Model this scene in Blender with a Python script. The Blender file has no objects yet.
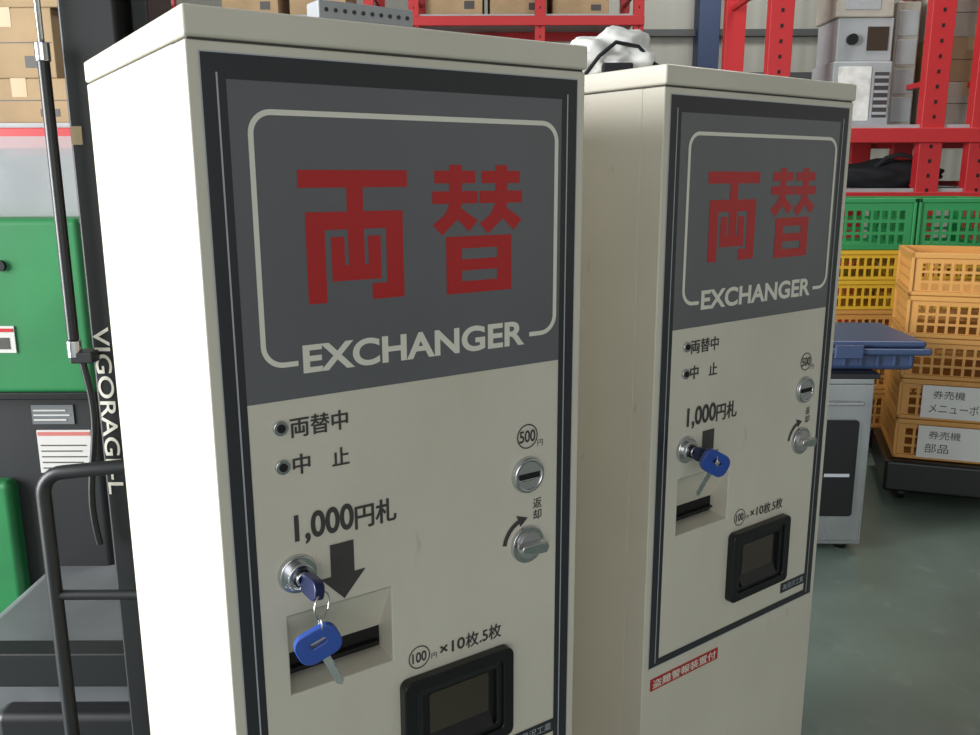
import bpy, bmesh, math, random
from mathutils import Matrix, Vector, noise
random.seed(4)
sc=bpy.context.scene
COL=bpy.context.collection
try: sc.view_settings.view_transform='Standard'
except Exception: pass

# ---------------------------------------------------------------- materials
def lin(c):
    return tuple(((v/255)/12.92 if v/255<=0.04045 else (((v/255)+0.055)/1.055)**2.4) for v in c)+(1,)
def mat(name,rgb,rough=.5,metal=0,coat=0,noise_amt=0,scale=6,bump=0,bscale=40,emit=0,alpha=1,trans=0,rgb2=None,spec=.5):
    m=bpy.data.materials.new(name);m.use_nodes=True;nt=m.node_tree;b=nt.nodes['Principled BSDF']
    b.inputs['Base Color'].default_value=lin(rgb);b.inputs['Roughness'].default_value=rough;b.inputs['Metallic'].default_value=metal
    b.inputs['Coat Weight'].default_value=coat;b.inputs['Coat Roughness'].default_value=.12;b.inputs['Alpha'].default_value=alpha
    b.inputs['Transmission Weight'].default_value=trans;b.inputs['Specular IOR Level'].default_value=spec
    if noise_amt or rgb2:
        tc=nt.nodes.new('ShaderNodeTexCoord');n=nt.nodes.new('ShaderNodeTexNoise');n.inputs['Scale'].default_value=scale;n.inputs['Detail'].default_value=6
        nt.links.new(tc.outputs['Object'],n.inputs['Vector'])
        r=nt.nodes.new('ShaderNodeValToRGB');r.color_ramp.elements[0].position=.35;r.color_ramp.elements[1].position=.68
        if rgb2: c2=rgb2
        else: c2=tuple(max(0,v*(1-noise_amt)) for v in rgb)
        r.color_ramp.elements[0].color=lin(c2);r.color_ramp.elements[1].color=lin(rgb)
        nt.links.new(n.outputs['Fac'],r.inputs['Fac']);nt.links.new(r.outputs['Color'],b.inputs['Base Color'])
    if bump:
        tc=nt.nodes.new('ShaderNodeTexCoord');n=nt.nodes.new('ShaderNodeTexNoise');n.inputs['Scale'].default_value=bscale;n.inputs['Detail'].default_value=4
        nt.links.new(tc.outputs['Object'],n.inputs['Vector'])
        bp=nt.nodes.new('ShaderNodeBump');bp.inputs['Strength'].default_value=bump;bp.inputs['Distance'].default_value=.01
        nt.links.new(n.outputs['Fac'],bp.inputs['Height']);nt.links.new(bp.outputs['Normal'],b.inputs['Normal'])
    if emit:
        b.inputs['Emission Color'].default_value=lin(rgb);b.inputs['Emission Strength'].default_value=emit
    return m
def layer(m,rgb,scale,vec,lo,hi,amt):
    """mix a second procedural stain layer over whatever feeds base colour"""
    nt=m.node_tree;b=nt.nodes['Principled BSDF'];inp=b.inputs['Base Color'];src=inp.links[0].from_socket if inp.links else None
    tc=nt.nodes.new('ShaderNodeTexCoord');mp=nt.nodes.new('ShaderNodeMapping');mp.inputs['Scale'].default_value=vec
    n=nt.nodes.new('ShaderNodeTexNoise');n.inputs['Scale'].default_value=scale;n.inputs['Detail'].default_value=8;n.inputs['Roughness'].default_value=.65
    nt.links.new(tc.outputs['Object'],mp.inputs['Vector']);nt.links.new(mp.outputs['Vector'],n.inputs['Vector'])
    r=nt.nodes.new('ShaderNodeMapRange');r.inputs['From Min'].default_value=lo;r.inputs['From Max'].default_value=hi;r.inputs['To Min'].default_value=0;r.inputs['To Max'].default_value=amt
    nt.links.new(n.outputs['Fac'],r.inputs['Value'])
    x=nt.nodes.new('ShaderNodeMix');x.data_type='RGBA';A=[i for i in x.inputs if i.name=='A' and i.type=='RGBA'][0];B=[i for i in x.inputs if i.name=='B' and i.type=='RGBA'][0]
    nt.links.new(r.outputs['Result'],x.inputs[0]);B.default_value=lin(rgb)
    if src: nt.links.new(src,A)
    else: A.default_value=inp.default_value
    nt.links.new([o for o in x.outputs if o.type=='RGBA'][0],inp)
CREAM=mat('cream_paint',(217,211,196),.42,coat=.15,noise_amt=.04,scale=3,bump=.04,bscale=120)
layer(CREAM,(176,160,126),2.2,(1,1,.5),.52,.78,.32)
layer(CREAM,(110,100,84),26,(1,1,.35),.64,.73,.35)
BLK=mat('black_print',(46,46,50),.38,coat=.2)
GRY=mat('grey_print',(104,104,108),.34,coat=.35,noise_amt=.05,scale=4)
RED=mat('red_print',(182,32,35),.38,coat=.3)
WHT=mat('pale_print',(228,224,211),.4)
HAIR=mat('hairline_print',(175,180,186),.35)
DGT=mat('dark_text',(66,63,62),.5)
CHROME=mat('chrome',(212,212,214),.2,metal=1)
PLATE=mat('nickel_plate',(190,190,190),.42,metal=.75)
DCHR=mat('dark_chrome',(95,95,98),.25,metal=1)
STEEL=mat('stainless',(196,198,200),.3,metal=.9,noise_amt=.12,scale=3)
def brush(m):
    nt=m.node_tree;b=nt.nodes['Principled BSDF'];tc=nt.nodes.new('ShaderNodeTexCoord');mp=nt.nodes.new('ShaderNodeMapping');mp.inputs['Scale'].default_value=(220,220,2)
    n=nt.nodes.new('ShaderNodeTexNoise');n.inputs['Scale'].default_value=1;nt.links.new(tc.outputs['Object'],mp.inputs['Vector']);nt.links.new(mp.outputs['Vector'],n.inputs['Vector'])
    r=nt.nodes.new('ShaderNodeMapRange');r.inputs['To Min'].default_value=.2;r.inputs['To Max'].default_value=.42;nt.links.new(n.outputs['Fac'],r.inputs['Value']);nt.links.new(r.outputs['Result'],b.inputs['Roughness'])
brush(STEEL)
BPL=mat('black_plastic',(20,20,22),.35)
BMT=mat('black_metal',(28,29,31),.45)
VOID=mat('slot_dark',(10,9,9),.7)
SMOKE=mat('smoked_window',(62,52,42),.12,coat=.6)
BLUE=mat('blue_key_plastic',(40,76,160),.3,coat=.3)
NAVY=mat('navy_key_plastic',(24,34,74),.3,coat=.3)
GREEN=mat('green_paint',(40,126,72),.4,noise_amt=.15,scale=3)
CGREEN=mat('green_crate_plastic',(50,146,86),.45)
CYEL=mat('yellow_crate_plastic',(228,184,56),.45)
CORG=mat('orange_crate_plastic',(214,156,82),.45)
CBLUE=mat('blue_tote_plastic',(56,72,106),.4)
RREDM=mat('rack_red_paint',(184,42,46),.4)
CARD=mat('cardboard',(168,142,108),.85,noise_amt=.1,scale=5)
TAPE=mat('packing_tape',(184,162,126),.3)
PAPER=mat('paper',(230,230,228),.7)
GREYP=mat('grey_enamel',(166,170,172),.45,noise_amt=.08)
DKG=mat('dark_grey_enamel',(112,116,118),.45,noise_amt=.15,scale=5)
CLOTH=mat('white_cloth',(230,230,226),.8,noise_amt=.15,scale=14)
FABR=mat('black_fabric',(28,28,32),.9)

# ---------------------------------------------------------------- helpers
def link(o,parent=None):
    COL.objects.link(o)
    if parent is not None:o.parent=parent
    return o
def empty(name,loc=(0,0,0),rz=0):
    e=bpy.data.objects.new(name,None);e.empty_display_size=.1;e.location=loc;e.rotation_euler=(0,0,rz);return link(e)
def frommesh(name,verts,faces,m,parent=None,smooth=False):
    me=bpy.data.meshes.new(name);me.from_pydata(verts,[],faces);me.update()
    if m:me.materials.append(m)
    if smooth:
        for p in me.polygons:p.use_smooth=True
    return link(bpy.data.objects.new(name,me),parent)
def bevel(o,w,seg=2,ang=50):
    b=o.modifiers.new('bevel','BEVEL');b.width=w;b.segments=seg;b.limit_method='ANGLE';b.angle_limit=math.radians(ang)
    for p in o.data.polygons:p.use_smooth=True
    try:
        b.harden_normals=True
    except Exception: pass
    return o
def box(name,x0,x1,y0,y1,z0,z1,m,parent=None,bv=0,seg=2):
    v=[(x,y,z) for z in (z0,z1) for y in (y0,y1) for x in (x0,x1)]
    f=[(0,2,3,1),(4,5,7,6),(0,1,5,4),(2,6,7,3),(0,4,6,2),(1,3,7,5)]
    o=frommesh(name,v,f,m,parent)
    if bv:bevel(o,bv,seg)
    return o
def multibox(name,boxes,m,parent=None,bv=0):
    V=[];F=[]
    for (x0,x1,y0,y1,z0,z1) in boxes:
        n=len(V);V+=[(x,y,z) for z in (z0,z1) for y in (y0,y1) for x in (x0,x1)]
        F+=[tuple(n+i for i in q) for q in [(0,2,3,1),(4,5,7,6),(0,1,5,4),(2,6,7,3),(0,4,6,2),(1,3,7,5)]]
    o=frommesh(name,V,F,m,parent)
    if bv:bevel(o,bv,1)
    return o
def cyl(name,p0,p1,r,m,parent=None,r2=None,seg=40,bv=0):
    p0=Vector(p0);p1=Vector(p1);d=p1-p0
    bm=bmesh.new();bmesh.ops.create_cone(bm,cap_ends=True,segments=seg,radius1=r,radius2=r if r2 is None else r2,depth=d.length)
    q=d.to_track_quat('Z','Y');bmesh.ops.transform(bm,matrix=Matrix.Translation((p0+p1)/2)@q.to_matrix().to_4x4(),verts=bm.verts)
    me=bpy.data.meshes.new(name);bm.to_mesh(me);bm.free();me.materials.append(m)
    for p in me.polygons:p.use_smooth=len(p.vertices)==4
    o=link(bpy.data.objects.new(name,me),parent)
    if bv:bevel(o,bv,2,40)
    return o
def torus(name,c,R,r,m,parent=None,rot=None,seg=48,ms=12):
    V=[];F=[]
    for i in range(seg):
        a=2*math.pi*i/seg
        for j in range(ms):
            b=2*math.pi*j/ms;V.append(Vector(((R+r*math.cos(b))*math.cos(a),r*math.sin(b),(R+r*math.cos(b))*math.sin(a))))
    for i in range(seg):
        for j in range(ms):
            F.append((i*ms+j,((i+1)%seg)*ms+j,((i+1)%seg)*ms+(j+1)%ms,i*ms+(j+1)%ms))
    if rot is not None:V=[rot@v for v in V]
    V=[v+Vector(c) for v in V]
    return frommesh(name,V,F,m,parent,True)
def tube(name,pts,r,m,parent=None,cyclic=False,res=6):
    c=bpy.data.curves.new(name,'CURVE');c.dimensions='3D';c.bevel_depth=r;c.bevel_resolution=res
    s=c.splines.new('POLY');s.points.add(len(pts)-1)
    for i,p in enumerate(pts):s.points[i].co=(*p,1)
    s.use_cyclic_u=cyclic;c.use_fill_caps=True
    return tomesh(name,c,m,parent,True)
def tomesh(name,c,m,parent=None,smooth=False,M=None):
    t=bpy.data.objects.new('tmp',c);COL.objects.link(t);bpy.context.view_layer.update()
    dg=bpy.context.evaluated_depsgraph_get();me=bpy.data.meshes.new_from_object(t.evaluated_get(dg));bpy.data.objects.remove(t)
    me.name=name
    if M is not None:me.transform(M)
    me.materials.clear();me.materials.append(m)
    for p in me.polygons:p.use_smooth=smooth
    return link(bpy.data.objects.new(name,me),parent)
XZ=Matrix(((1,0,0,0),(0,0,-1,0),(0,1,0,0),(0,0,0,1)))
def loops(name,ls,th,bv,m,parent=None,M=None):
    """extruded 2D outline(s) with holes; lies in local XZ facing -Y unless M given"""
    c=bpy.data.curves.new(name,'CURVE');c.dimensions='2D';c.fill_mode='BOTH';c.extrude=th;c.bevel_depth=bv;c.bevel_resolution=2
    for l in ls:
        s=c.splines.new('POLY');s.points.add(len(l)-1)
        for i,p in enumerate(l):s.points[i].co=(p[0],p[1],0,1)
        s.use_cyclic_u=True
    return tomesh(name,c,m,parent,False,(M if M is not None else Matrix())@XZ)
def rrect(cx,cy,w,h,r,n=6,rot=0):
    P=[]
    for (sx,sy,a0) in ((1,1,0),(-1,1,90),(-1,-1,180),(1,-1,270)):
        for i in range(n+1):
            a=math.radians(a0+90*i/n);P.append((sx*(w/2-r)+r*math.cos(a),sy*(h/2-r)+r*math.sin(a)))
    c,s=math.cos(rot),math.sin(rot)
    return [(cx+x*c-y*s,cy+x*s+y*c) for x,y in P]
def flat(name,polys,y,m,parent):
    V=[];F=[]
    for k,p in enumerate(polys):
        n=len(V);V+=[(q[0],y-k*2e-6,q[1]) for q in p];F.append(tuple(range(n,n+len(p))))
    return frommesh(name,V,F,m,parent)
def R(x0,x1,z0,z1):return [(x0,z0),(x1,z0),(x1,z1),(x0,z1)]
def stroke(pts,w,cyc=False):
    P=[Vector(p) for p in pts];n=len(P)
    L=[];Rr=[]
    for i in range(n):
        a=P[i-1] if (i>0 or cyc) else None;b=P[(i+1)%n] if (i<n-1 or cyc) else None
        d1=(P[i]-a).normalized() if a is not None else None;d2=(b-P[i]).normalized() if b is not None else None
        if d1 is None:d1=d2
        if d2 is None:d2=d1
        n1=Vector((-d1.y,d1.x));n2=Vector((-d2.y,d2.x));nn=(n1+n2).normalized();k=w/2/max(.4,nn.dot(n1))
        L.append(P[i]+nn*k);Rr.append(P[i]-nn*k)
    q=[]
    for i in range(n if cyc else n-1):
        j=(i+1)%n;q.append([tuple(L[i]),tuple(Rr[i]),tuple(Rr[j]),tuple(L[j])])
    return q
def text(name,s,u0,u1,v0,v1,y,m,parent,bold=0.0,offset=0.0,M=None):
    c=bpy.data.curves.new(name,'FONT');c.body=s;c.size=1;c.offset=offset
    t=bpy.data.objects.new('tmp',c);COL.objects.link(t);bpy.context.view_layer.update()
    dg=bpy.context.evaluated_depsgraph_get();me=bpy.data.meshes.new_from_object(t.evaluated_get(dg));bpy.data.objects.remove(t)
    vs=[v.co.copy() for v in me.vertices];fs=[tuple(p.vertices) for p in me.polygons];bpy.data.meshes.remove(me)
    if not vs:return None
    sh=[(0,0)]
    if bold:sh=[(-bold,0),(bold,0),(0,-bold*.6),(0,bold*.6)]
    V=[];F=[]
    for k,(dx,dy) in enumerate(sh):
        n=len(V);V+=[(v.x+dx,v.y+dy,k*1.5e-5) for v in vs];F+=[tuple(n+i for i in f) for f in fs]
    xs=[v[0] for v in V];ys=[v[1] for v in V];x0,x1,y0,y1=min(xs),max(xs),min(ys),max(ys)
    V=[(u0+(v[0]-x0)/(x1-x0)*(u1-u0),y-v[2],v0+(v[1]-y0)/(y1-y0)*(v1-v0)) for v in V]
    if M is not None:V=[M@Vector(v) for v in V]
    return frommesh(name,V,F,m,parent)
def gridface(x0,x1,z0,z1,holes):
    xs=sorted({x0,x1,*[h[0] for h in holes],*[h[1] for h in holes]});zs=sorted({z0,z1,*[h[2] for h in holes],*[h[3] for h in holes]})
    V=[];idx={};F=[]
    def vi(i,j):
        if (i,j) not in idx:idx[(i,j)]=len(V);V.append((xs[i],zs[j]))
        return idx[(i,j)]
    for i in range(len(xs)-1):
        for j in range(len(zs)-1):
            cx=(xs[i]+xs[i+1])/2;cz=(zs[j]+zs[j+1])/2
            if any(h[0]<cx<h[1] and h[2]<cz<h[3] for h in holes):continue
            F.append((vi(i,j),vi(i+1,j),vi(i+1,j+1),vi(i,j+1)))
    return V,F

# ---------------------------------------------------------------- room
def room():
    fl=mat('floor_paint',(108,124,115),.34,rgb2=(86,100,92),scale=1.4,bump=.04,bscale=12)
    layer(fl,(66,70,67),4,(1,.8,1),.56,.72,.35)
    layer(fl,(150,156,148),9,(1,1,1),.58,.74,.35)
    box('floor',-7,9,-6,13,-.1,0,fl)
    wm=bpy.data.materials.new('wall_siding');wm.use_nodes=True;nt=wm.node_tree;b=nt.nodes['Principled BSDF'];b.inputs['Base Color'].default_value=lin((172,171,162));b.inputs['Roughness'].default_value=.6
    tc=nt.nodes.new('ShaderNodeTexCoord');w=nt.nodes.new('ShaderNodeTexWave');w.inputs['Scale'].default_value=1.6;nt.links.new(tc.outputs['Object'],w.inputs['Vector'])
    bp=nt.nodes.new('ShaderNodeBump');bp.inputs['Strength'].default_value=.2;bp.inputs['Distance'].default_value=.05;nt.links.new(w.outputs['Fac'],bp.inputs['Height']);nt.links.new(bp.outputs['Normal'],b.inputs['Normal'])
    box('wall_back',-7,9,13,13.2,0,5.5,wm)
    box('wall_right',9,9.2,-6,13.2,0,5.5,wm)
    multibox('wall_left',[(-7.2,-7,-6,-4,0,5.5),(-7.2,-7,2,13.2,0,5.5),(-7.2,-7,-4,2,3.8,5.5)],wm)
    multibox('wall_front',[(-7.2,-3,-6.2,-6,0,5.5),(5,9.2,-6.2,-6,0,5.5),(-3,5,-6.2,-6,3.8,5.5)],wm)
    box('ceiling',-7.2,9.2,-6.2,13.2,5.5,5.6,mat('ceiling_panel',(120,122,122),.8))
    bl=mat('column_blue',(48,64,98),.5)
    multibox('trim_1',[(2.9,3.2,12.7,13,0,5.5),(-3.2,-2.9,12.7,13,0,5.5)],bl,bv=.01)
    multibox('trim_2',[(-7,9,12.88,12.99,z,z+.09) for z in (1.9,2.72,3.3)],mat('girt_grey',(80,82,82),.6))
room()

# ---------------------------------------------------------------- money changer
W=.45;D=.453;TOP=1.5;LB=1.4735
def kanji_ryo(x0,z0,w,h):
    r=[(0,1,.87,1),(.425,.575,.27,.87),(.05,.95,.555,.69),(.05,.215,0,.555),(.785,.95,0,.555),(.64,.785,0,.125),(.27,.39,.16,.5),(.61,.73,.16,.5),(.39,.425,.16,.28),(.575,.61,.16,.28),(.425,.575,.16,.27)]
    return [[(x0+a*w,z0+b*h) for a,b in R(*q)] for q in r]
def kanji_tai(x0,z0,w,h):
    P=[]
    for ox,s in ((0,.49),(.51,.49)):
        P+=[R(ox+.05*s,ox+.95*s,.86,.955),R(ox,ox+s,.705,.80),R(ox+.37*s,ox+.65*s,.955,1.0),R(ox+.37*s,ox+.65*s,.80,.86)]
        P+=[[(ox+.37*s,.705),(ox+.65*s,.705),(ox+.54*s,.58),(ox+.20*s,.465),(ox+.0*s,.545),(ox+.26*s,.62)]]
        P+=[[(ox+.62*s,.67),(ox+.5*s,.60),(ox+.80*s,.485),(ox+1.0*s,.57)]]
    P+=[R(.14,.31,0,.45),R(.71,.88,0,.45),R(.31,.71,.355,.45),R(.31,.71,.18,.27),R(.31,.71,0,.095)]
    return [[(x0+a*w,z0+b*h) for a,b in p] for p in P]
def key_head(name,parent,m,M):
    return loops(name,[rrect(0,0,.044,.032,.012),rrect(.001,.002,.02,.008,.0038)],.0028,.0012,m,parent,M)
def key_blade(name,parent,M):
    pts=[(-.004,-.014),(-.004,-.05),(0,-.055),(.0038,-.051),(.0028,-.047),(.0042,-.044),(.0028,-.04),(.0042,-.036),(.003,-.032),(.0042,-.028),(.0042,-.014)]
    return loops(name,[pts],.0009,.0002,CHROME,parent,M)
def changer(loc,rz,second=False):
    e=empty('money_changer_machine',loc,rz)
    holes=[(.0625,.183,.818,.908)]
    V,F=gridface(0,W,.04,LB-.002,holes)
    door=frommesh('door',[(a,0,b) for a,b in V],F,CREAM,e)
    s=door.modifiers.new('sol','SOLIDIFY');s.thickness=.041;s.offset=-1
    bevel(door,.0022,2)
    box('body_cabinet',0,W,.0405,D,.03,LB-.002,CREAM,e,.001)
    box('lid',-.0015,W+.0015,-.003,D+.002,LB,TOP,CREAM,e,.0035,3)
    box('lid_seam',.003,W-.003,.002,D-.003,LB-.004,LB+.004,DGT,e)
    box('plinth',.02,W-.02,.03,D-.02,0,.032,BPL,e)
    a,b,zt,zb=.0625,.183,.908,.818
    frommesh('bill_guide',[(a,.001,zt),(b,.001,zt),(b,.034,.847),(a,.034,.847)],[(0,3,2,1)],CREAM,e)
    frommesh('bill_slot',[(a,.034,.8205),(b,.034,.8205),(b,.0345,.847),(a,.0345,.847)],[(0,1,2,3)],VOID,e)
    frommesh('bill_floor',[(a,.001,.8183),(b,.001,.8183),(b,.036,.8215),(a,.036,.8215)],[(0,1,2,3)],CREAM,e)
    box('bill_lip',a+.006,b-.004,.026,.036,.829,.832,BPL,e)
    pl,pr,pt,pb=.0118,.4382,1.4624,.610;g=.0225;y=-.0006
    flat('panel_border',[R(pl,pl+g,pb,pt),R(pr-g,pr,pb,pt),R(pl+g,pr-g,pt-g,pt),R(pl+g,pr-g,pb,pb+g*.55)],y,BLK,e)
    flat('panel_edge_highlight',stroke([(pl,pb),(pr,pb),(pr,pt),(pl,pt)],.0012,True),y-.0001,HAIR,e)  # thin pale line painted in for the highlight along the door edge
    flat('panel_hairline',[R(.0252,.0268,pb+.006,pt-.017),R(.4232,.4248,pb+.006,pt-.017)],y-.0003,HAIR,e)
    flat('panel_grey_field',[R(pl+g,pr-g,1.1393,pt-g)],y,GRY,e)
    fl,fr,ft,fb,r=.0535,.4085,1.413,1.175,.02
    P=[(.088,fb)]
    def arc(cx,cz,a0,a1):
        return [(cx+r*math.cos(math.radians(a0+(a1-a0)*i/8)),cz+r*math.sin(math.radians(a0+(a1-a0)*i/8))) for i in range(9)]
    P+=arc(fl+r,fb+r,270,180)+arc(fl+r,ft-r,180,90)+arc(fr-r,ft-r,90,0)+arc(fr-r,fb+r,0,-90)+[(.3715,fb)]
    flat('rounded_frame',stroke(P,.0052),y-.0004,WHT,e)
    flat('kanji_left',kanji_ryo(.0962,1.2323,.118,.129),y-.0004,RED,e)
    flat('kanji_right',kanji_tai(.244,1.230,.116,.137),y-.0004,RED,e)
    text('exchanger_text','EXCHANGER',.0929,.3645,1.1636,1.1925,y-.0004,WHT,e,offset=.03)
    t=y-.0002
    text('label_running','両替中',.0757,.1388,1.0995,1.121,t,DGT,e,bold=.024)
    text('label_stop','中',.0765,.0955,1.0605,1.082,t,DGT,e,bold=.024)
    text('label_stop_2','止',.119,.1388,1.0615,1.081,t,DGT,e,bold=.024)
    text('label_1000','1,000',.0746,.141,.984,1.018,t,DGT,e,offset=.028)
    text('label_yen','円札',.142,.192,.986,1.014,t,DGT,e,bold=.026)
    flat('arrow_down',[R(.1123,.1395,.937,.976),[(.1005,.94),(.1265,.9115),(.1525,.94)]],t,DGT,e)
    for i,z in enumerate((1.1121,1.0717)):
        cyl('led_ring_%d'%i,(.0657,.002,z),(.0657,-.004,z),.0078,CHROME,e,bv=.001)
        cyl('led_%d'%i,(.0657,.0,z),(.0657,-.0052,z),.005,VOID,e,r2=.0042)
    def circ(cx,cz,rr,n=40):return [(cx+rr*math.cos(2*math.pi*i/n),cz+rr*math.sin(2*math.pi*i/n)) for i in range(n)]
    flat('circle_500',stroke(circ(.3703,1.051,.0145),.0016,True),t,DGT,e)
    text('label_500','500',.3585,.382,1.0435,1.0585,t,DGT,e,offset=.02)
    text('label_yen_small','円',.3855,.3935,1.036,1.044,t,DGT,e)
    text('label_return_a','返',.3795,.3925,.957,.970,t,DGT,e,bold=.01)
    text('label_return_b','却',.3795,.3925,.942,.955,t,DGT,e,bold=.01)
    arcp=[(.3703+.0335*math.cos(math.radians(q)),.9135+.0335*math.sin(math.radians(q))) for q in range(112,176,6)]
    flat('return_arrow',stroke(arcp,.006)+[[(.3703+.026*math.cos(math.radians(112)),.9135+.026*math.sin(math.radians(112))),(.3703+.043*math.cos(math.radians(112)),.9135+.043*math.sin(math.radians(112))),(.3703+.034*math.cos(math.radians(88)),.9135+.034*math.sin(math.radians(88)))]],t,DGT,e)
    flat('circle_100',stroke(circ(.2165,.811,.0135),.0014,True),t,DGT,e)
    text('label_100','100',.207,.226,.8045,.8175,t,DGT,e,offset=.02)
    text('label_count','円',.2325,.240,.803,.810,t,DGT,e)
    text('label_count_2','×10',.244,.279,.803,.818,t,DGT,e,offset=.02)
    text('label_count_3','枚.5枚',.280,.332,.8005,.820,t,DGT,e,bold=.02)
    flat('maker_plate',[R(.345,.4157,.636,.655)],t,BLK,e)
    text('maker_text','高見沢工業',.352,.412,.640,.651,t-.0002,HAIR,e)
    lx,lz=.0754,.954
    cyl('lock_flange',(lx,.002,lz),(lx,-.005,lz),.022,CHROME,e,r2=.020,bv=.0015)
    cyl('lock_barrel',(lx,0,lz),(lx,-.013,lz),.0145,CHROME,e,bv=.0015)
    cyl('lock_core',(lx,0,lz),(lx,-.0145,lz),.010,DCHR,e,bv=.0008)
    Mk=Matrix.Translation((lx+.002,-.034,lz-.001))@Matrix.Rotation(math.radians(8),4,'Y')@Matrix.Rotation(math.radians(90),4,'Z')@Matrix.Diagonal((.85,1.2,.62,1))
    loops('inserted_key_head',[rrect(0,0,.044,.032,.012)],.0032,.0012,NAVY,e,Mk)
    torus('inserted_key_collar',(lx,-.0165,lz),.006,.0018,CHROME,e)
    box('inserted_key_blade',lx-.001,lx+.001,-.026,-.010,lz-.004,lz+.004,CHROME,e)
    if not second:
        torus('key_ring',(lx+.005,-.050,.938),.0135,.0009,CHROME,e,Matrix.Rotation(math.radians(35),3,'Z'))
        torus('key_ring_small',(lx+.003,-.049,.919),.007,.0008,CHROME,e,Matrix.Rotation(math.radians(80),3,'Z'))
        Mh=Matrix.Translation((.0755,-.047,.8965))@Matrix.Rotation(math.radians(-14),4,'Z')@Matrix.Rotation(math.radians(-24),4,'Y')
        key_head('hanging_key_head',e,BLUE,Mh);key_blade('hanging_key_blade',e,Mh)
    else:
        torus('key_ring',(lx+.010,-.052,.948),.011,.0009,CHROME,e,Matrix.Rotation(math.radians(35),3,'Z'))
        Mh=Matrix.Translation((lx+.004,-.052,.946))@Matrix.Rotation(math.radians(-20),4,'Z')@Matrix.Rotation(math.radians(30),4,'Y')
        key_head('hanging_key_head',e,BLUE,Mh);key_blade('hanging_key_blade',e,Mh)
    cx,cz=.3703,1.003
    cyl('coin_flange',(cx,.002,cz),(cx,-.0035,cz),.0235,CHROME,e,r2=.0225,bv=.0012)
    torus('coin_rim',(cx,-.004,cz),.0195,.003,CHROME,e)
    cyl('coin_plate',(cx,0,cz),(cx,-.005,cz),.0175,PLATE,e)
    box('coin_slot',cx-.0155,cx+.0155,-.0056,-.004,cz-.003,cz+.003,VOID,e)
    box('coin_slot_guard',cx-.0155,cx+.0155,-.008,-.004,cz-.0055,cz-.003,CHROME,e,.0006)
    kz=.9135
    cyl('return_flange',(cx,.002,kz),(cx,-.005,kz),.0245,CHROME,e,r2=.0235,bv=.0012)
    cyl('return_dish',(cx,0,kz),(cx,-.009,kz),.0195,PLATE,e,r2=.0165,bv=.001)
    Mb=Matrix.Translation((cx,-.014,kz))@Matrix.Rotation(math.radians(6),4,'Y')
    loops('return_lever',[[(-.0175,-.003),(-.0185,0),(-.0175,.003),(-.006,.005),(.008,.006),(.017,.0055),(.0195,0),(.017,-.0055),(.008,-.006),(-.006,-.005)]],.0045,.0015,CHROME,e,Mb)
    x0,x1,z0,z1=.1895,.3425,.669,.7895;cxx=(x0+x1)/2;czz=(z0+z1)/2
    loops('tray_bezel',[rrect(cxx,czz,x1-x0-.004,z1-z0-.004,.008),rrect(cxx,czz,.126,.096,.008)],.005,.002,BPL,e,Matrix.Translation((0,-.007,0)))
    loops('tray_inner_rim',[rrect(cxx,czz,.130,.10,.007),rrect(cxx+.002,czz-.002,.106,.078,.005)],.003,.001,BMT,e,Matrix.Translation((0,-.005,0)))
    flat('tray_back',[R(x0+.01,x1-.01,z0+.01,z1-.01)],-.0012,VOID,e)
    flat('tray_window',[rrect(cxx+.004,czz+.002,.084,.056,.004)],-.002,SMOKE,e)
    frommesh('tray_chute',[(cxx-.045,-.002,z0+.038),(cxx+.048,-.002,z0+.038),(cxx+.048,-.010,z0+.02),(cxx-.045,-.010,z0+.02)],[(0,3,2,1)],BPL,e)
    if second:
        flat('alarm_sticker',[R(.0176,.18,.5695,.5905)],-.0005,RED,e)
        text('alarm_text','盗難警報装置付',.023,.175,.5725,.5875,-.0009,WHT,e,bold=.02)
    return e
m1=changer((-.2626,.7873,0),.5942)
m2=changer((.2331,1.1987,0),.6406,True)

# things on top of the machines
def local(mo,u,d):
    r=.5942 if mo==1 else .6406;ox,oy=((-.2626,.7873) if mo==1 else (.2331,1.1987))
    return (ox+u*math.cos(r)-d*math.sin(r),oy+u*math.sin(r)+d*math.cos(r),TOP)
e=empty('terminal_block',local(1,.195,.05),.5942)
box('base',-.055,.055,-.015,.02,0,.006,GREYP,e,.001)
box('housing',-.053,.053,-.012,.018,.006,.024,GREYP,e,.002)
for i in range(10):
    cyl('screw_%d'%i,(-.045+i*.01,-.0115,.015),(-.045+i*.01,-.0135,.015),.002,DCHR,e,seg=12)
e=empty('crumpled_cloth',local(2,.10,.20))
def cloth():
    bm=bmesh.new();bmesh.ops.create_icosphere(bm,subdivisions=5,radius=1)
    for v in bm.verts:
        p=v.co.copy();n=noise.ridged_multi_fractal(p*1.3+Vector((3,1,7)),1,2,4,1,2)*.16+noise.noise(p*1.6)*.28
        q=p*(1+n-.15)
        v.co=Vector((q.x*.07,q.y*.06,max(0,.028+q.z*.045)))
    me=bpy.data.meshes.new('cloth_bundle');bm.to_mesh(me);bm.free();me.materials.append(CLOTH)
    for p in me.polygons:p.use_smooth=True
    return link(bpy.data.objects.new('cloth_bundle',me),e)
cloth()
tube('dark_strap',[(-.05,-.056,.004),(-.03,-.066,.03),(-.005,-.06,.05),(.03,-.05,.045),(.055,-.05,.02),(.09,-.04,.005),(.13,-.02,.004)],.003,FABR,e)
box('dark_tag',-.025,.02,-.072,-.05,0,.02,FABR,e,.003)

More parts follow.
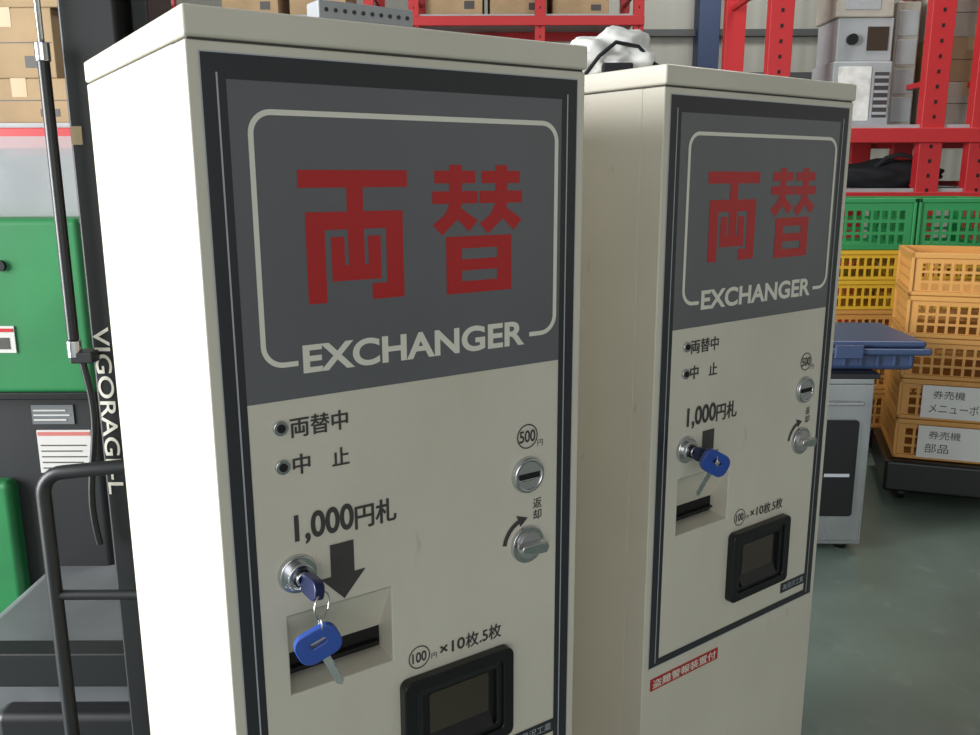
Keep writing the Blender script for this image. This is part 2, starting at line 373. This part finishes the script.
# ---------------------------------------------------------------- forklift (left)
e=empty('forklift',(-1.0,1.9,0))
def L(x,y,z):return (x+1.0,y-1.9,z)
def lb(name,x0,x1,y0,y1,z0,z1,m,bv=0):return box(name,x0+1,x1+1,y0-1.9,y1-1.9,z0,z1,m,e,bv)
lb('hood',-2.1,-1.03,2.2,3.3,.80,1.26,GREEN,.02)
lb('hood_strip',-2.05,-1.04,2.19,2.25,.79,.81,BPL,.004)
lb('chassis',-2.05,-1.05,2.24,3.3,.12,.80,BMT,.02)
lb('battery_cover',-1.9,-1.29,2.2,2.3,.10,.56,GREEN,.02)
lb('mast_outer',-.704,-.61,1.5,1.66,.05,2.3,BMT,.006)
lb('mast_channel',-.60,-.57,1.54,1.66,.05,2.3,BMT,.004)
lb('carriage',-1.1,-.58,1.68,1.74,.28,.36,BMT,.005)
lb('deck',-1.25,-.62,1.75,2.35,.14,.30,DKG,.05)
lb('deck_step',-1.1,-.66,1.70,1.78,.05,.20,BMT,.02)
cyl('strut_rod',L(-.724,1.48,1.35),L(-.724,1.48,2.2),.005,CHROME,e)
cyl('strut_body',L(-.724,1.48,1.08),L(-.724,1.48,1.55),.0095,BPL,e,bv=.002)
cyl('strut_cap',L(-.724,1.48,1.54),L(-.724,1.48,1.57),.012,CHROME,e,bv=.002)
cyl('strut_foot',L(-.724,1.48,1.05),L(-.724,1.48,1.08),.012,CHROME,e,bv=.002)
box('strut_bracket',.27,.31,-.43,-.39,1.04,1.06,BMT,e,.003)
hose=[L(-.712+.010*math.sin(i*.35),1.48,1.04-.02*i) for i in range(18)];tube('hydraulic_hose',hose,.006,BPL,e)
pts=[(-.775,.02),(-.775,.82)]+[(-.735+.04*math.cos(math.radians(180-15*i)),.82+.04*math.sin(math.radians(180-15*i))) for i in range(1,6)]+[(-.735,.86),(-.585,.875),(-.56,.86),(-.56,.02)]
tube('guard_rail',[L(x,1.42,z) for x,z in pts],.0125,BMT,e)
tube('guard_rail_bar',[L(-.775,1.42,.63),L(-.56,1.42,.63)],.009,BMT,e)
box('guard_mount',.20,.46,-.50,-.2,.0,.08,BMT,e,.01)
lb('mast_sticker',-.70,-.682,1.4985,1.5,1.41,1.44,TAPE)
Mt=Matrix.Translation(L(-.684,1.4985,1.10))@Matrix.Rotation(math.radians(90),4,'Y')
text('mast_lettering','VIGORAGE-L',0,.31,-.014,.014,0,WHT,e,offset=.01,M=Mt)
LBL=mat('faded_label',(196,194,190),.7)
lb('warning_label',-1.22,-1.075,2.236,2.24,.575,.695,LBL)
lb('warning_stripe',-1.217,-1.078,2.2345,2.236,.68,.69,mat('pale_red_print',(186,104,98),.5))
lb('spec_plate',-1.227,-1.115,2.236,2.24,.712,.765,DKG)
for i in range(3):lb('spec_line_%d'%i,-1.222,-1.135+.01*(i%2),2.2345,2.236,.722+.013*i,.726+.013*i,LBL)
for i in range(5):lb('warning_line_%d'%i,-1.212,-1.09-.012*(i%2),2.2345,2.236,.587+.016*i,.590+.016*i,DGT)
lb('caution_sticker',-1.30,-1.225,2.196,2.2,.915,.985,LBL)
lb('caution_band',-1.297,-1.228,2.1945,2.196,.97,.979,RED)
lb('caution_pictogram',-1.285,-1.24,2.1945,2.196,.925,.955,DGT)
cyl('hood_latch',L(-1.24,2.19,1.14),L(-1.24,2.2,1.14),.014,BPL,e)
for k,(x,y) in enumerate(((-1.18,2.5),(-1.9,2.5),(-1.18,3.1),(-1.9,3.1))):
    cyl('wheel_%d'%k,L(x-.08,y,.14),L(x+.08,y,.14),.14,BPL,e,bv=.02)
PV=mat('clear_screen',(190,194,196),.12,alpha=.45,bump=.3,bscale=6)
lb('screen',-1.95,-1.04,2.26,2.265,1.26,1.46,PV)
lb('seat_back',-1.95,-1.45,2.75,2.9,1.24,1.42,BPL,.05)

# ---------------------------------------------------------------- racks
def rack(x0,x1,y0,y1,h,shelves,uprights=None,rz=0,uw=.09):
    e=empty('storage_rack',(x0,y0,0),rz);w=x1-x0;d=y1-y0;B=[]
    ups=uprights if uprights is not None else [0,w-uw]
    for u in ups:
        for yy in (0,d-.07):B.append((u,u+uw,yy,yy+.07,0,h))
        z=.2
        while z<h-.3:
            B.append((u+.03,u+.06,.07,d-.07,z,z+.03));z+=.55
    multibox('uprights',B,RREDM,e,.004)
    multibox('beams',[(0,w,yy,yy+.05,z-.10,z-.02) for z in shelves for yy in (-.02,d-.03)],RREDM,e,.004)
    multibox('decks',[(.02,w-.02,.02,d-.02,z-.02,z) for z in shelves],GREYP,e)
    H=[]
    for u in ups:
        z=.15
        while z<h-.1:
            H.append((u+uw*.44,u+uw*.56,-.0025,.0,z,z+.02));z+=.08
    multibox('slots',H,VOID,e)
    return e
def cbox(x,y,z,w,d,h,rz=0,m=None,name='cardboard_box'):
    e=empty(name,(x,y,z),rz)
    box('carton',-w/2,w/2,-d/2,d/2,0,h,m or CARD,e,.006)
    box('tape',-.03,.03,-d/2-.001,d/2+.001,h-.07,h+.001,TAPE,e)
    flat('flap_line',[R(-w/2+.01,w/2-.01,h*.5,h*.5+.004)],-d/2-.001,DGT,e)
    flat('print',[R(w*.18,w*.36,h*.15,h*.32)],-d/2-.0015,DGT,e)
    return e
rack(1.53,4.6,5.0,6.0,3.3,[.18,1.29,1.64],[0,.88,1.16,2.9],uw=.13)
rack(-3.4,-1.60,3.5,4.4,3.0,[.3,1.57],[0,.9])
for (x,z,w,h) in ((-1.84,1.57,.42,.17),(-1.87,1.74,.38,.26),(-2.30,1.57,.44,.34),(-2.3,1.91,.42,.3),(-1.85,2.0,.42,.28),(-2.78,1.57,.42,.4)):
    cbox(x,3.78,z,w,.46,h,random.uniform(-.03,.03))
CW=mat('pale_carton',(180,175,163),.7,noise_amt=.14)
z0=1.64
for i,(x,z,w,h) in enumerate(((2.72,z0,.36,.24),(3.14,z0,.4,.3),(2.72,z0+.24,.36,.24),(3.14,z0+.3,.4,.28),(2.72,z0+.48,.36,.26),(3.60,z0,.4,.4),(3.14,z0+.58,.4,.28),(2.72,z0+.74,.36,.2))):
    cbox(x,5.4,z,w,.5,h,random.uniform(-.03,.03),CARD if i in (1,2,6,7) else CW)
e=empty('electrical_cabinet',(2.14,5.35,z0))
box('case',-.17,.17,-.15,.2,0,.36,GREYP,e,.01)
box('upper_case',-.15,.17,-.12,.2,.36,.60,GREYP,e,.01)
box('top_case',-.17,.16,-.13,.2,.60,.86,CW,e,.01)
box('top_case_hatch',-.12,.08,-.134,-.128,.64,.82,GREYP,e,.003)
box('door_panel',-.14,.05,-.156,-.148,.03,.33,CLOTH,e,.004)
box('vent',.07,.15,-.156,-.15,.05,.3,DGT,e)
for i in range(6):box('vent_slat_%d'%i,.07,.15,-.16,-.155,.065+.04*i,.08+.04*i,GREYP,e)
cyl('knob',(-.07,-.12,.48),(-.07,-.15,.48),.03,BPL,e)
box('window',.02,.14,-.126,-.12,.42,.55,SMOKE,e)
e=empty('meter_box',(2.42,5.45,z0))
box('case',-.07,.07,-.15,.2,0,.7,CW,e,.01)
for i in range(4):box('drawer_%d'%i,-.06,.06,-.156,-.148,.03+.16*i,.17+.16*i,GREYP,e,.004)
e=empty('duffel_bag',(2.35,5.25,1.29))
def bag():
    bm=bmesh.new();bmesh.ops.create_icosphere(bm,subdivisions=4,radius=1)
    for v in bm.verts:
        p=v.co.copy();n=noise.noise(p*2)*.25
        q=p*(1+n);v.co=Vector((q.x*.33,q.y*.16,max(0,.08+q.z*.085)))
    me=bpy.data.meshes.new('bag_body');bm.to_mesh(me);bm.free();me.materials.append(FABR)
    for p in me.polygons:p.use_smooth=True
    link(bpy.data.objects.new('bag_body',me),e)
bag();tube('bag_handle',[(-.12,-.12,.12),(-.08,-.16,.17),(0,-.16,.19),(.08,-.16,.17),(.12,-.12,.12)],.012,FABR,e)
rack(-.7,1.35,8.0,8.9,3.6,[.3,1.6,2.75],[0,1.1,1.96])
rack(-3.1,-1.0,8.0,8.9,3.6,[.3,1.6,2.75])
for (x,z,w,h) in ((-.3,2.75,.5,.4),(.25,2.75,.5,.35),(.8,2.75,.5,.3),(.0,1.6,.5,.5),(.8,1.6,.6,.5),(-1.5,2.75,.5,.35),(-2.1,2.75,.5,.4)):
    cbox(x,8.4,z,w,.55,h,random.uniform(-.05,.05))

# ---------------------------------------------------------------- crates
def crate_mesh(w,d,h,m,cols,rows):
    V=[];F=[]
    def wall(n,fn,length):
        hs=[]
        cw=(length-.06)/n
        for i in range(n):
            for j in range(rows):
                a=-length/2+.03+i*cw+.2*cw*.5;b=a+cw*.72;z0=.12*h+j*(.70*h/rows);z1=z0+.70*h/rows*.74;hs.append((a,b,z0,z1))
        v,f=gridface(-length/2,length/2,0,h,hs)
        k=len(V);V.extend(fn(*q) for q in v);F.extend(tuple(k+i for i in q) for q in f)
    wall(cols,lambda a,z:(a,-d/2,z),w);wall(cols,lambda a,z:(-a,d/2,z),w)
    wall(max(3,int(cols*d/w)),lambda a,z:(w/2,a,z),d);wall(max(3,int(cols*d/w)),lambda a,z:(-w/2,-a,z),d)
    me=bpy.data.meshes.new('crate_sides');me.from_pydata(V,[],F);me.materials.append(m);return me
def crate(x,y,z,w,d,h,m,cols=10,rows=3,rz=0):
    e=empty('plastic_crate',(x,y,z),rz)
    o=link(bpy.data.objects.new('lattice_sides',crate_mesh(w-.02,d-.02,h,m,cols,rows)),e)
    s=o.modifiers.new('s','SOLIDIFY');s.thickness=.006
    t=.014;W2=w/2;D2=d/2
    multibox('rims',[(-W2,W2,-D2,-D2+t,h-.022,h-.001),(-W2,W2,D2-t,D2,h-.022,h-.001),(-W2,-W2+t,-D2,D2,h-.022,h-.001),(W2-t,W2,-D2,D2,h-.022,h-.001),
      (-W2,W2,-D2,-D2+t,.001,.018),(-W2,W2,D2-t,D2,.001,.018),(-W2,-W2+t,-D2,D2,.001,.018),(W2-t,W2,-D2,D2,.001,.018)],m,e,.003)
    multibox('corners',[(sx*W2-(t if sx>0 else 0),sx*W2+(t if sx<0 else 0),sy*D2-(t if sy>0 else 0),sy*D2+(t if sy<0 else 0),.001,h-.001) for sx in (-1,1) for sy in (-1,1)],m,e,.003)
    box('base',-W2+.01,W2-.01,-D2+.01,D2-.01,.004,.014,m,e)
    return e
rz=-.32
SX,SY=2.07,3.62
e=empty('platform_dolly',(SX,SY,0),rz)
box('deck',-.34,.34,-.26,.26,.05,.188,BPL,e,.015)
for sx in (-.26,.26):
    for sy in (-.18,.18):
        cyl('caster',(sx-.015,sy,.035),(sx+.015,sy,.035),.035,BPL,e,bv=.005)
for i in range(5):
    c=crate(SX,SY,.19+.173*i,.62,.44,.173,CORG,14,3,rz)
    if i in (0,1):
        flat('paper_label',[R(-.22,.12,.012,.15)],-.2225,PAPER,c)
        text('label_line_1','券売機',-.18,-.06,.095,.13,-.2235,DGT,c)
        text('label_line_2','メニューボタン' if i else '部品',-.19,.07 if i else -.10,.035,.075,-.2235,DGT,c)
e=empty('pallet',(1.98,4.4,0));multibox('boards',[(-.45,.45,-.25+.125*i,-.17+.125*i,.1,.12) for i in range(4)]+[(-.45,-.37,-.25,.25,0,.1),(.37,.45,-.25,.25,0,.1),(-.04,.04,-.25,.25,0,.1)],BPL,e,.003)
for i in range(3):
    for x in (1.80,2.22):crate(x,4.4,.12+.2*i,.41,.44,.2,CORG,10,3)
for i in range(2):
    for x in (1.80,2.22):crate(x,4.4,.72+.145*i,.41,.44,.145,CYEL,9,2)
for x in (1.83,2.25):crate(x,4.4,1.01,.41,.44,.245,CGREEN,8,3)

# ---------------------------------------------------------------- stainless cabinet + blue tote
e=empty('stainless_cabinet',(1.09,2.98,0),-.03)
box('carcass',-.27,.27,0,.5,.03,.66,STEEL,e,.006)
box('door_frame',-.265,.265,-.012,0,.05,.64,STEEL,e,.004)
loops('glass_door',[rrect(.155,.33,.13,.36,.012)],.004,.001,BPL,e,Matrix.Translation((0,-.016,0)))
loops('side_glass',[rrect(-.08,.33,.28,.36,.012)],.004,.001,BPL,e,Matrix.Translation((0,-.016,0)))
box('sticker',.11,.20,-.022,-.0205,.30,.312,HAIR,e)
box('handle',.10,.23,-.03,-.015,.565,.58,STEEL,e,.004)
box('worktop',-.28,.28,-.02,.51,.66,.68,BMT,e,.004)
for sx in (-.22,.22):
    for sy in (.06,.44):cyl('foot',(sx,sy,0),(sx,sy,.035),.022,BPL,e)
e=empty('plastic_tote',(1.27,3.20,.68),-.05)
box('tub',-.25,.25,-.19,.19,0,.085,CBLUE,e,.02)
box('rim',-.29,.29,-.225,.225,.06,.085,CBLUE,e,.01)
box('lid',-.275,.275,-.21,.21,.085,.11,CBLUE,e,.012)
for i in range(9):box('rib_%d'%i,-.24+i*.058,-.23+i*.058,-.2,.2,.02,.062,CBLUE,e,.002)
box('latch',-.05,.05,-.235,-.22,.05,.1,CBLUE,e,.005)

# ---------------------------------------------------------------- lights
def area(name,loc,target,sx,sy,p,col=(1,1,1)):
    l=bpy.data.lights.new(name,'AREA');l.shape='RECTANGLE';l.size=sx;l.size_y=sy;l.energy=p;l.color=col
    o=bpy.data.objects.new(name,l);o.location=loc;o.rotation_euler=(Vector(target)-Vector(loc)).to_track_quat('-Z','Z').to_euler();link(o)
area('daylight_side_door',(-6.9,-1,2.0),(0,0.2,1.0),5.5,3.4,1480,(.98,.99,1))
area('front_fill',(1.2,-5.8,2.1),(.8,1,1.0),6,3.2,100,(1,.99,.96))  # fill light added behind the camera to brighten the machine fronts
area('overhead_fill_a',(3,4.6,5.3),(3,5.5,0),2.5,1.2,150,(1,.99,.96))  # unseen overhead fill, added to light the right background
area('overhead_fill_b',(-2,6.5,5.3),(-2,6.5,0),2.5,1.2,40,(1,.99,.96))  # weaker overhead fill added for the left background
area('overhead_fill_c',(3,10.5,5.3),(3,11.5,0),2.5,1.2,95,(1,.99,.96))  # overhead fill added towards the back wall
w=bpy.data.worlds.new('world');sc.world=w;w.use_nodes=True;bg=w.node_tree.nodes['Background'];bg.inputs[0].default_value=(.82,.9,1,1);bg.inputs[1].default_value=.75

# ---------------------------------------------------------------- camera
cd=bpy.data.cameras.new('camera');cd.sensor_width=36;cd.lens=865.2/980*36;cd.clip_start=.02
co=bpy.data.objects.new('camera',cd);link(co)
co.matrix_world=Matrix.Translation((0,0,1.353))@Matrix.Rotation(math.pi/2-.21537,4,'X')@Matrix.Rotation(-.003,4,'Z')
sc.camera=co
